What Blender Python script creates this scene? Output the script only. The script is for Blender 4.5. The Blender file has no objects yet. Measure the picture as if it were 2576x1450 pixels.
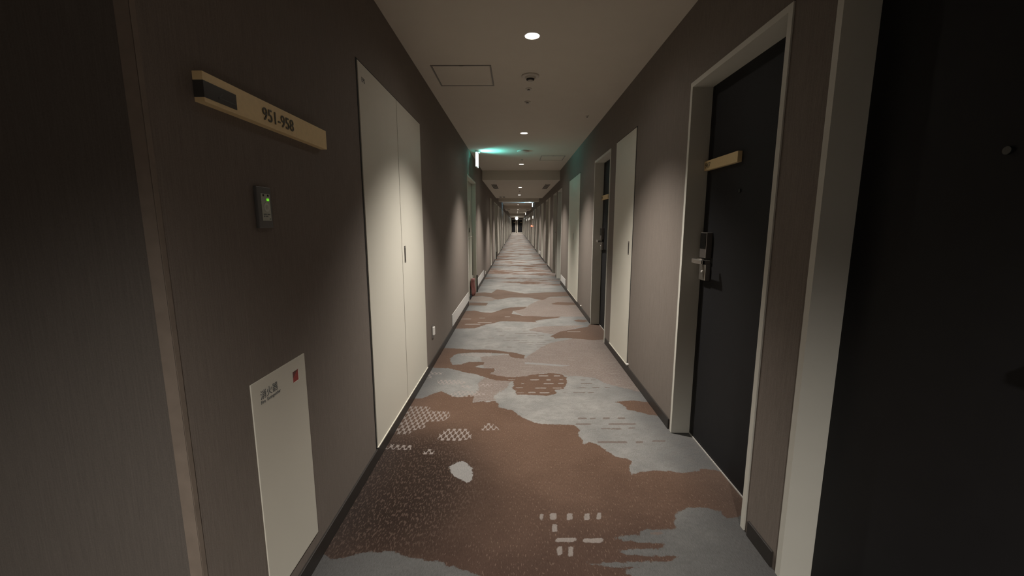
import bpy, bmesh, math, random
import numpy as np
from mathutils import Matrix, Vector
random.seed(7)
C = bpy.context.scene.collection
XL, XR, H = -0.773, 0.982, 2.50
LOW = 2.29
YC = 0.887            # where the left corridor wall starts (outside corner)
YEND = 66.0

# ------------------------------------------------------------ materials
def new_mat(name):
    m = bpy.data.materials.new(name); m.use_nodes = True
    nt = m.node_tree; b = nt.nodes['Principled BSDF']
    return m, nt, b
def N(nt, t, **k):
    n = nt.nodes.new(t)
    for a, v in k.items(): setattr(n, a, v)
    return n
def L(nt, a, b): nt.links.new(a, b)
def val(nt, op, a, b=None, c=None, clamp=False):
    n = N(nt, 'ShaderNodeMath', operation=op, use_clamp=clamp)
    for i, x in enumerate((a, b, c)):
        if x is None: continue
        if isinstance(x, (int, float)): n.inputs[i].default_value = x
        else: L(nt, x, n.inputs[i])
    return n.outputs[0]
def mixc(nt, fac, a, b):
    n = N(nt, 'ShaderNodeMix', data_type='RGBA')
    for s, x in ((n.inputs[0], fac), (n.inputs[6], a), (n.inputs[7], b)):
        if isinstance(x, (int, float)): s.default_value = x
        elif isinstance(x, tuple): s.default_value = (*x, 1)
        else: L(nt, x, s)
    return n.outputs[2]
def pos(nt, scale=(1, 1, 1)):
    g = N(nt, 'ShaderNodeNewGeometry'); mp = N(nt, 'ShaderNodeMapping')
    mp.inputs['Scale'].default_value = scale
    L(nt, g.outputs['Position'], mp.inputs['Vector']); return mp.outputs[0]
def noise(nt, vec, scale, detail=2, rough=.5):
    n = N(nt, 'ShaderNodeTexNoise'); n.inputs['Scale'].default_value = scale
    n.inputs['Detail'].default_value = detail; n.inputs['Roughness'].default_value = rough
    L(nt, vec, n.inputs['Vector']); return n.outputs['Fac']
def simple(name, col, rough=.5, metal=0., var=.08, scale=30, emit=None, estr=0., spec=.5, bump=0.):
    m, nt, b = new_mat(name)
    f = noise(nt, pos(nt), scale, 3)
    d = tuple(max(0, c*(1-var)) for c in col); u = tuple(min(1, c*(1+var)) for c in col)
    L(nt, mixc(nt, f, d, u), b.inputs['Base Color'])
    b.inputs['Roughness'].default_value = rough; b.inputs['Metallic'].default_value = metal
    b.inputs['Specular IOR Level'].default_value = spec
    if emit:
        b.inputs['Emission Color'].default_value = (*emit, 1); b.inputs['Emission Strength'].default_value = estr
    if bump:
        bp = N(nt, 'ShaderNodeBump'); bp.inputs['Strength'].default_value = bump; bp.inputs['Distance'].default_value = .001
        L(nt, f, bp.inputs['Height']); L(nt, bp.outputs[0], b.inputs['Normal'])
    return m

def wallpaper(name, axis):
    """woven vinyl wallpaper: dark taupe, fine vertical threads, faint vertical joints"""
    m, nt, b = new_mat(name)
    a = noise(nt, pos(nt, (260, 260, 9)), 1.0, 3, .6)
    c = noise(nt, pos(nt, (1, 1, 1)), 260, 2)
    big = noise(nt, pos(nt), 1.3, 2)
    t = val(nt, 'ADD', val(nt, 'MULTIPLY', a, .6), val(nt, 'MULTIPLY', c, .4))
    t = val(nt, 'MULTIPLY_ADD', val(nt, 'SUBTRACT', t, .5), 1.8, .5, clamp=True)
    col = mixc(nt, t, (.130, .110, .095), (.240, .203, .174))
    col = mixc(nt, val(nt, 'MULTIPLY', big, .35), col, (.15, .14, .125))
    g = N(nt, 'ShaderNodeNewGeometry'); s = N(nt, 'ShaderNodeSeparateXYZ'); L(nt, g.outputs['Position'], s.inputs[0])
    u = s.outputs[axis]
    f = val(nt, 'FRACT', val(nt, 'DIVIDE', val(nt, 'SUBTRACT', u, 1.145 - 9.6), .96))
    seam = val(nt, 'MULTIPLY', val(nt, 'LESS_THAN', f, .0013), .35)
    col = mixc(nt, seam, col, (.3, .26, .22))
    if axis == 0: col = mixc(nt, .5, col, (.04, .039, .037))  # same paper toned down, shade of the crossing wall put into the colour
    L(nt, col, b.inputs['Base Color']); b.inputs['Roughness'].default_value = .8
    b.inputs['Specular IOR Level'].default_value = .2
    bp = N(nt, 'ShaderNodeBump'); bp.inputs['Strength'].default_value = .35; bp.inputs['Distance'].default_value = .001
    L(nt, t, bp.inputs['Height']); L(nt, bp.outputs[0], b.inputs['Normal'])
    return m

def carpet():
    m, nt, b = new_mat('patterned_carpet')
    g = N(nt, 'ShaderNodeNewGeometry'); s = N(nt, 'ShaderNodeSeparateXYZ'); L(nt, g.outputs['Position'], s.inputs[0])
    X, Y = s.outputs[0], s.outputs[1]
    def attr(n):
        a = N(nt, 'ShaderNodeAttribute'); a.attribute_name = n; return a.outputs['Fac']
    jit = val(nt, 'ADD', val(nt, 'MULTIPLY', val(nt, 'SUBTRACT', noise(nt, pos(nt), 28, 4, .7), .5), .045),
              val(nt, 'MULTIPLY', val(nt, 'SUBTRACT', noise(nt, pos(nt), 240, 1), .5), .012))
    def step(v, w=.003):
        n = N(nt, 'ShaderNodeMapRange'); n.interpolation_type = 'SMOOTHSTEP'
        n.inputs['From Min'].default_value = -w; n.inputs['From Max'].default_value = w
        L(nt, v, n.inputs['Value']); return n.outputs[0]
    near = step(val(nt, 'SUBTRACT', 8.75, Y), .05)
    near = val(nt, 'MULTIPLY', near, step(val(nt, 'SUBTRACT', Y, 1.0), .1))
    nb = val(nt, 'MULTIPLY', val(nt, 'SUBTRACT', noise(nt, pos(nt, (.75, 1.5, 1)), 1.25, 5, .62), .545), .8)
    nm = val(nt, 'MULTIPLY', val(nt, 'SUBTRACT', noise(nt, pos(nt, (.6, 1.7, 5)), 1.1, 5, .62), .53), .8)
    def blend(sd, far, jk=1.0):
        j = val(nt, 'MULTIPLY_ADD', jit, jk, sd)
        st = step(j)
        return val(nt, 'ADD', val(nt, 'MULTIPLY', st, near), val(nt, 'MULTIPLY', step(far, .006), val(nt, 'SUBTRACT', 1, near)))
    brown = blend(attr('brown'), nb); mauve = blend(attr('mauve'), nm, 2.2)
    fib = noise(nt, pos(nt), 420, 2)
    fib2 = noise(nt, pos(nt, (170, 45, 1)), 1, 2)
    soft = noise(nt, pos(nt, (1, 1, 1)), 3.1, 4, .6)
    gcol = mixc(nt, soft, (.105, .107, .106), (.36, .350, .325))
    gcol = mixc(nt, val(nt, 'MULTIPLY', step(val(nt, 'SUBTRACT', val(nt, 'ABSOLUTE', val(nt, 'SUBTRACT', X, .1)), .70), .28), .62), gcol, (.075, .08, .085))  # grey darkened towards both walls in place of weaker light there
    mot = noise(nt, pos(nt, (1, 1.6, 1)), 17, 3, .6)
    stk = val(nt, 'GREATER_THAN', noise(nt, pos(nt, (5, 52, 1)), 1, 2), .60)
    gcol = mixc(nt, val(nt, 'MULTIPLY', step(val(nt, 'SUBTRACT', mot, .53), .08), .28), gcol, (.16, .15, .14))
    gcol = mixc(nt, val(nt, 'MULTIPLY', step(val(nt, 'SUBTRACT', 2.1, val(nt, 'MULTIPLY_ADD', soft, .5, Y)), .4), .72), gcol, (.062, .063, .063))  # grey darkened close to the camera, painted stand-in for lens falloff
    mcol = mixc(nt, soft, (.165, .135, .120), (.22, .180, .158))
    # woven speckle inside the mauve zones
    sp = val(nt, 'GREATER_THAN', noise(nt, pos(nt, (60, 90, 1)), 1, 1), .56)
    mcol = mixc(nt, val(nt, 'MULTIPLY', sp, .35), mcol, (.27, .255, .235))
    mcol = mixc(nt, val(nt, 'MULTIPLY', stk, .30), mcol, (.28, .255, .23))
    bcol = mixc(nt, soft, (.090, .055, .037), (.146, .093, .067))
    bcol = mixc(nt, val(nt, 'MULTIPLY', step(val(nt, 'SUBTRACT', 1.95, val(nt, 'MULTIPLY_ADD', soft, .5, Y)), .5), .62), bcol, (.035, .022, .020))  # brown gets the same painted falloff near the camera
    fl = val(nt, 'GREATER_THAN', fib2, .645)
    bcol = mixc(nt, val(nt, 'MULTIPLY', fl, .35), bcol, (.25, .18, .14))
    # raised flecks over shade painted into the lower left carpet colour
    rid = val(nt, 'MULTIPLY', step(attr('fleck_shade'), .12), val(nt, 'GREATER_THAN', noise(nt, pos(nt, (120, 42, 1)), 1, 3, .6), .56))
    bcol = mixc(nt, val(nt, 'MULTIPLY', rid, .55), mixc(nt, val(nt, 'MULTIPLY', step(attr('fleck_shade'), .22), .85), bcol, (.016, .011, .009)), (.12, .082, .064))
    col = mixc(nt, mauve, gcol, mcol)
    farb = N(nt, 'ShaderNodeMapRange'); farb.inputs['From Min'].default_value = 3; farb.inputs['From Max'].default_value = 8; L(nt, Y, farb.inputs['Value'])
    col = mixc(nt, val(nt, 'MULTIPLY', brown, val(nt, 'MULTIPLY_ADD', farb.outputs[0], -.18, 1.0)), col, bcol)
    # thin woven dashes
    dk = step(val(nt, 'MULTIPLY_ADD', jit, .35, attr('dark')), .002)
    col = mixc(nt, val(nt, 'MULTIPLY', dk, .75), col, (.13, .10, .085))
    lt = step(val(nt, 'MULTIPLY_ADD', jit, .3, attr('light')), .002)
    col = mixc(nt, val(nt, 'MULTIPLY', lt, .8), col, (.26, .235, .215))
    gi = step(val(nt, 'MULTIPLY_ADD', jit, 1.1, attr('grey')), .002)
    col = mixc(nt, gi, col, (.235, .23, .22))
    # staggered rows of little light lozenges
    row = val(nt, 'DIVIDE', Y, .04); ri = val(nt, 'FLOOR', row)
    fx = val(nt, 'FRACT', val(nt, 'ADD', val(nt, 'DIVIDE', X, .036), val(nt, 'MULTIPLY', ri, .5)))
    fy = val(nt, 'FRACT', row)
    dx = val(nt, 'ABSOLUTE', val(nt, 'SUBTRACT', fx, .5)); dy = val(nt, 'ABSOLUTE', val(nt, 'SUBTRACT', fy, .5))
    loz = val(nt, 'SUBTRACT', .36, val(nt, 'ADD', dx, dy))
    link = val(nt, 'MULTIPLY', val(nt, 'SUBTRACT', .09, val(nt, 'ABSOLUTE', val(nt, 'SUBTRACT', dx, val(nt, 'MULTIPLY', dy, .5)))), 1)
    dots = step(val(nt, 'MAXIMUM', loz, link), .05)
    dreg = step(val(nt, 'MULTIPLY_ADD', jit, .3, attr('dots')), .002)
    col = mixc(nt, val(nt, 'MULTIPLY', val(nt, 'MULTIPLY', dots, dreg), .8), col, (.29, .255, .235))
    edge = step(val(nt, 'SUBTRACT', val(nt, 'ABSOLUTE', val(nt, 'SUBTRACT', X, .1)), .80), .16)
    col = mixc(nt, val(nt, 'MULTIPLY', edge, .35), col, (.045, .040, .038))  # dimmer light beside the walls, painted over the whole pattern
    fib = val(nt, 'ADD', val(nt, 'MULTIPLY', fib, .6), val(nt, 'MULTIPLY', noise(nt, pos(nt, (230, 60, 1)), 1, 2), .4))
    # fibre speckle over everything
    hs = N(nt, 'ShaderNodeMix', data_type='RGBA', blend_type='MULTIPLY'); hs.inputs[0].default_value = 1
    L(nt, col, hs.inputs[6]); L(nt, mixc(nt, fib, (.25, .25, .25), (1.58, 1.58, 1.58)), hs.inputs[7])
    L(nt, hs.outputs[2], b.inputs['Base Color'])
    b.inputs['Roughness'].default_value = .95; b.inputs['Specular IOR Level'].default_value = .1
    bp = N(nt, 'ShaderNodeBump'); bp.inputs['Strength'].default_value = .5; bp.inputs['Distance'].default_value = .003
    L(nt, fib, bp.inputs['Height']); L(nt, bp.outputs[0], b.inputs['Normal'])
    return m

M = dict(
    wall=wallpaper('taupe_woven_wallpaper', 1), wall_shaded=wallpaper('taupe_woven_wallpaper_shaded', 0),
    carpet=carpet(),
    ceil=simple('painted_ceiling', (.60, .55, .475), .9, var=.03, scale=6, spec=.1),
    cream=simple('cream_enamel', (.62, .60, .52), .45, var=.02, scale=5, spec=.25),
    casing=simple('cream_door_casing', (.57, .56, .50), .5, var=.03, scale=8, spec=.25),
    jambgrey=simple('grey_service_door', (.46, .455, .39), .5, var=.03, scale=8, spec=.25),
    black=simple('charcoal_door_leaf', (.0115, .0115, .0125), .62, var=.15, scale=14, spec=.22),
    base=simple('dark_baseboard', (.035, .031, .028), .45, var=.15, scale=20, spec=.3),
    brass=simple('brushed_brass', (.85, .66, .36), .5, .1, var=.08, scale=60),
    brassdoor=simple('pale_brass', (.70, .54, .29), .5, .1, var=.06, scale=60),
    darkplate=simple('smoked_arrow_panel', (.055, .053, .05), .3, var=.1, scale=40),
    ink=simple('dark_lettering', (.09, .08, .055), .5, var=.05),
    inkgrey=simple('grey_lettering', (.10, .11, .115), .6, var=.05),
    steel=simple('satin_steel', (.45, .42, .38), .32, .9, var=.05, scale=50),
    dsteel=simple('dark_satin_steel', (.20, .18, .165), .4, .7, var=.05, scale=50),
    gloss=simple('glossy_black_reader', (.006, .006, .006), .15, var=.1),
    gap=simple('dark_joint', (.012, .011, .010), .8, var=.1),
    red=simple('red_window', (.30, .006, .008), .35, var=.15, scale=60),
    redshadow=simple('red_window_shadow', (.10, .004, .006), .4, var=.1),
    white=simple('white_plastic', (.72, .70, .66), .4, var=.03),
    greyplastic=simple('grey_plastic', (.10, .10, .098), .4, var=.05),
    lens=simple('pale_switch_face', (.42, .44, .38), .4, var=.05, scale=80),
    lensdial=simple('round_dial', (.55, .57, .52), .35, var=.05),
    led=simple('green_lamp', (.1, .6, .05), .4, emit=(.22, 1., .03), estr=.55),
    kick=simple('pale_wall_plate', (.52, .51, .49), .6, var=.12, scale=45),
    cloth=simple('maroon_cloth', (.24, .10, .09), .85, var=.25, scale=60, bump=.4),
    rubber=simple('black_rubber', (.008, .008, .008), .6, var=.1),
    vent=simple('black_vent_gap', (.012, .011, .010), .8, var=.1),
    cream2=simple('off_white_detector', (.50, .46, .40), .55, var=.03),
    bulb=simple('lamp_glow', (1, .97, .9), .5, emit=(1, .97, .9), estr=30),
    reflector=simple('bright_reflector', (.85, .83, .80), .25, .3, emit=(1, .96, .9), estr=2.5),
    globe=simple('bright_globe', (1, 1, 1), .4, emit=(.85, .97, 1), estr=16),
    signcyan=simple('cyan_lit_face', (.6, .9, .9), .5, emit=(.55, 1, .98), estr=5),
    signblue=simple('bluish_lit_face', (.7, .8, .95), .5, emit=(.62, .85, 1), estr=4),
    signwhite=simple('white_lit_face', (.9, .9, .9), .5, emit=(1, .98, .92), estr=4),
    redlamp=simple('red_lamp_glow', (.9, .1, .05), .4, emit=(1, .12, .06), estr=7),
    dome=simple('clear_peephole', (.08, .08, .08), .2, .8, var=.05),
    threshold=simple('metal_threshold', (.60, .58, .54), .4, .4, var=.05),
    edge=simple('worn_corner_edge', (.20, .165, .135), .6, var=.2, scale=25, spec=.2),
)

M['plateglint'] = simple('white_glint_plate', (.9,.9,.85), .5, emit=(1,.95,.85), estr=.9)
# ------------------------------------------------------------ mesh helpers
def box(bm, x0, x1, y0, y1, z0, z1, bev=0.):
    v = [bm.verts.new(p) for p in ((x0,y0,z0),(x1,y0,z0),(x1,y1,z0),(x0,y1,z0),(x0,y0,z1),(x1,y0,z1),(x1,y1,z1),(x0,y1,z1))]
    fs = [bm.faces.new([v[i] for i in q]) for q in ((0,3,2,1),(4,5,6,7),(0,1,5,4),(1,2,6,5),(2,3,7,6),(3,0,4,7))]
    if bev:
        es = list({e for f in fs for e in f.edges})
        bmesh.ops.bevel(bm, geom=es, offset=bev, segments=2, profile=.5, affect='EDGES')
def cyl(bm, c, r, d, axis='Z', seg=24, r2=None):
    mat = Matrix.Translation(c)
    if axis == 'X': mat = mat @ Matrix.Rotation(math.pi/2, 4, 'Y')
    if axis == 'Y': mat = mat @ Matrix.Rotation(math.pi/2, 4, 'X')
    bmesh.ops.create_cone(bm, cap_ends=True, segments=seg, radius1=r, radius2=r if r2 is None else r2, depth=d, matrix=mat)
def lathe(bm, c, prof, seg=32):
    """prof: list of (radius, z) turned about a vertical axis through c"""
    rings = []
    for r, z in prof:
        rings.append([bm.verts.new((c[0]+r*math.cos(2*math.pi*i/seg), c[1]+r*math.sin(2*math.pi*i/seg), c[2]+z)) for i in range(seg)])
    for a, b in zip(rings, rings[1:]):
        for i in range(seg):
            bm.faces.new((a[i], a[(i+1) % seg], b[(i+1) % seg], b[i]))
def obj(name, bm, mat, parent=None, smooth=False):
    me = bpy.data.meshes.new(name)
    if isinstance(bm, bmesh.types.BMesh):
        bmesh.ops.recalc_face_normals(bm, faces=bm.faces); bm.to_mesh(me); bm.free()
    else: me = bm
    me.materials.clear(); me.materials.append(mat)
    if smooth:
        for p in me.polygons: p.use_smooth = True
    o = bpy.data.objects.new(name, me); C.objects.link(o)
    if parent is not None:
        o.parent = parent; o.matrix_parent_inverse = parent_world(parent).inverted()
    return o
def parent_world(p):
    m = p.matrix_basis.copy() if p.parent is None else parent_world(p.parent) @ p.matrix_parent_inverse @ p.matrix_basis
    return m
def B(*a, bev=0.):
    bm = bmesh.new(); box(bm, *a, bev=bev); return bm
def thing(name, label, cat, loc, group=None, kind=None):
    o = bpy.data.objects.new(name, None); C.objects.link(o); o.location = loc
    o.empty_display_size = .05
    o['label'] = label; o['category'] = cat
    if group: o['group'] = group
    if kind: o['kind'] = kind
    return o
def struct(o, label=None, cat=None):
    o['kind'] = 'structure'
    if label: o['label'] = label
    if cat: o['category'] = cat
    return o
def tag(o, label, cat, group=None):
    o['label'] = label; o['category'] = cat
    if group: o['group'] = group
    return o
def text_mesh(s, size, origin, xdir, up, depth=.0008):
    cu = bpy.data.curves.new('lettering', 'FONT'); cu.body = s; cu.size = size; cu.extrude = depth
    to = bpy.data.objects.new('tmp', cu); C.objects.link(to)
    bpy.context.view_layer.update()
    me = bpy.data.meshes.new_from_object(to.evaluated_get(bpy.context.evaluated_depsgraph_get()))
    bpy.data.objects.remove(to); bpy.data.curves.remove(cu)
    xd, u = Vector(xdir), Vector(up); n = xd.cross(u)
    me.transform(Matrix.Translation(origin) @ Matrix((xd, u, n)).transposed().to_4x4())
    return me
ORD = ['first','second','third','fourth','fifth','sixth','seventh','eighth','ninth','tenth','eleventh','twelfth','thirteenth','fourteenth',
       'fifteenth','sixteenth','seventeenth','eighteenth','nineteenth','twentieth','twenty-first','twenty-second','twenty-third','twenty-fourth',
       'twenty-fifth','twenty-sixth','twenty-seventh','twenty-eighth','twenty-ninth','thirtieth']

# ------------------------------------------------------------ openings along the corridor
R_DOORS = [(.50, 1.375, 'near'), (1.60, 2.455, 'far'), (4.435, 5.31, 'far'), (9.085, 9.96, 'near'), (10.22, 11.09, 'far')]
for k in range(1, 6):
    o = 8.59*k
    for a, b, t in ((4.435, 5.31, 'far'), (9.085, 9.96, 'near'), (10.22, 11.09, 'far')):
        if b+o < 60: R_DOORS.append((a+o, b+o, t))
L_DOORS = [(6.60, 7.91, 'service')]
for k in range(5):
    o = 8.59*k
    for a, b, t in ((14.75, 15.62, 'near'), (16.0, 16.87, 'far'), (19.35, 20.2, 'far')):
        if b+o < 60: L_DOORS.append((a+o, b+o, t))
DH = 2.075            # clear height of the openings
DEPTH = .108          # how far the leaf sits behind the wall face
CW = .026             # casing face width

def ceil_h(y):
    for a, b, z in CEIL:
        if a <= y < b: return z
    return LOW
CEIL = [(-3, 9.55, H), (9.55, 16.05, LOW), (16.05, 18.1, H), (18.1, 18.9, LOW), (18.9, 26.7, H), (26.7, 31.0, LOW), (31.0, 47.0, H), (47.0, YEND, LOW)]
LIGHT_Y = [-.90] + [2.865 + 2.855*k for k in range(22)] + [64.9]  # last entry is an extra lamp added to brighten the end doors
LX = .10

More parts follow.
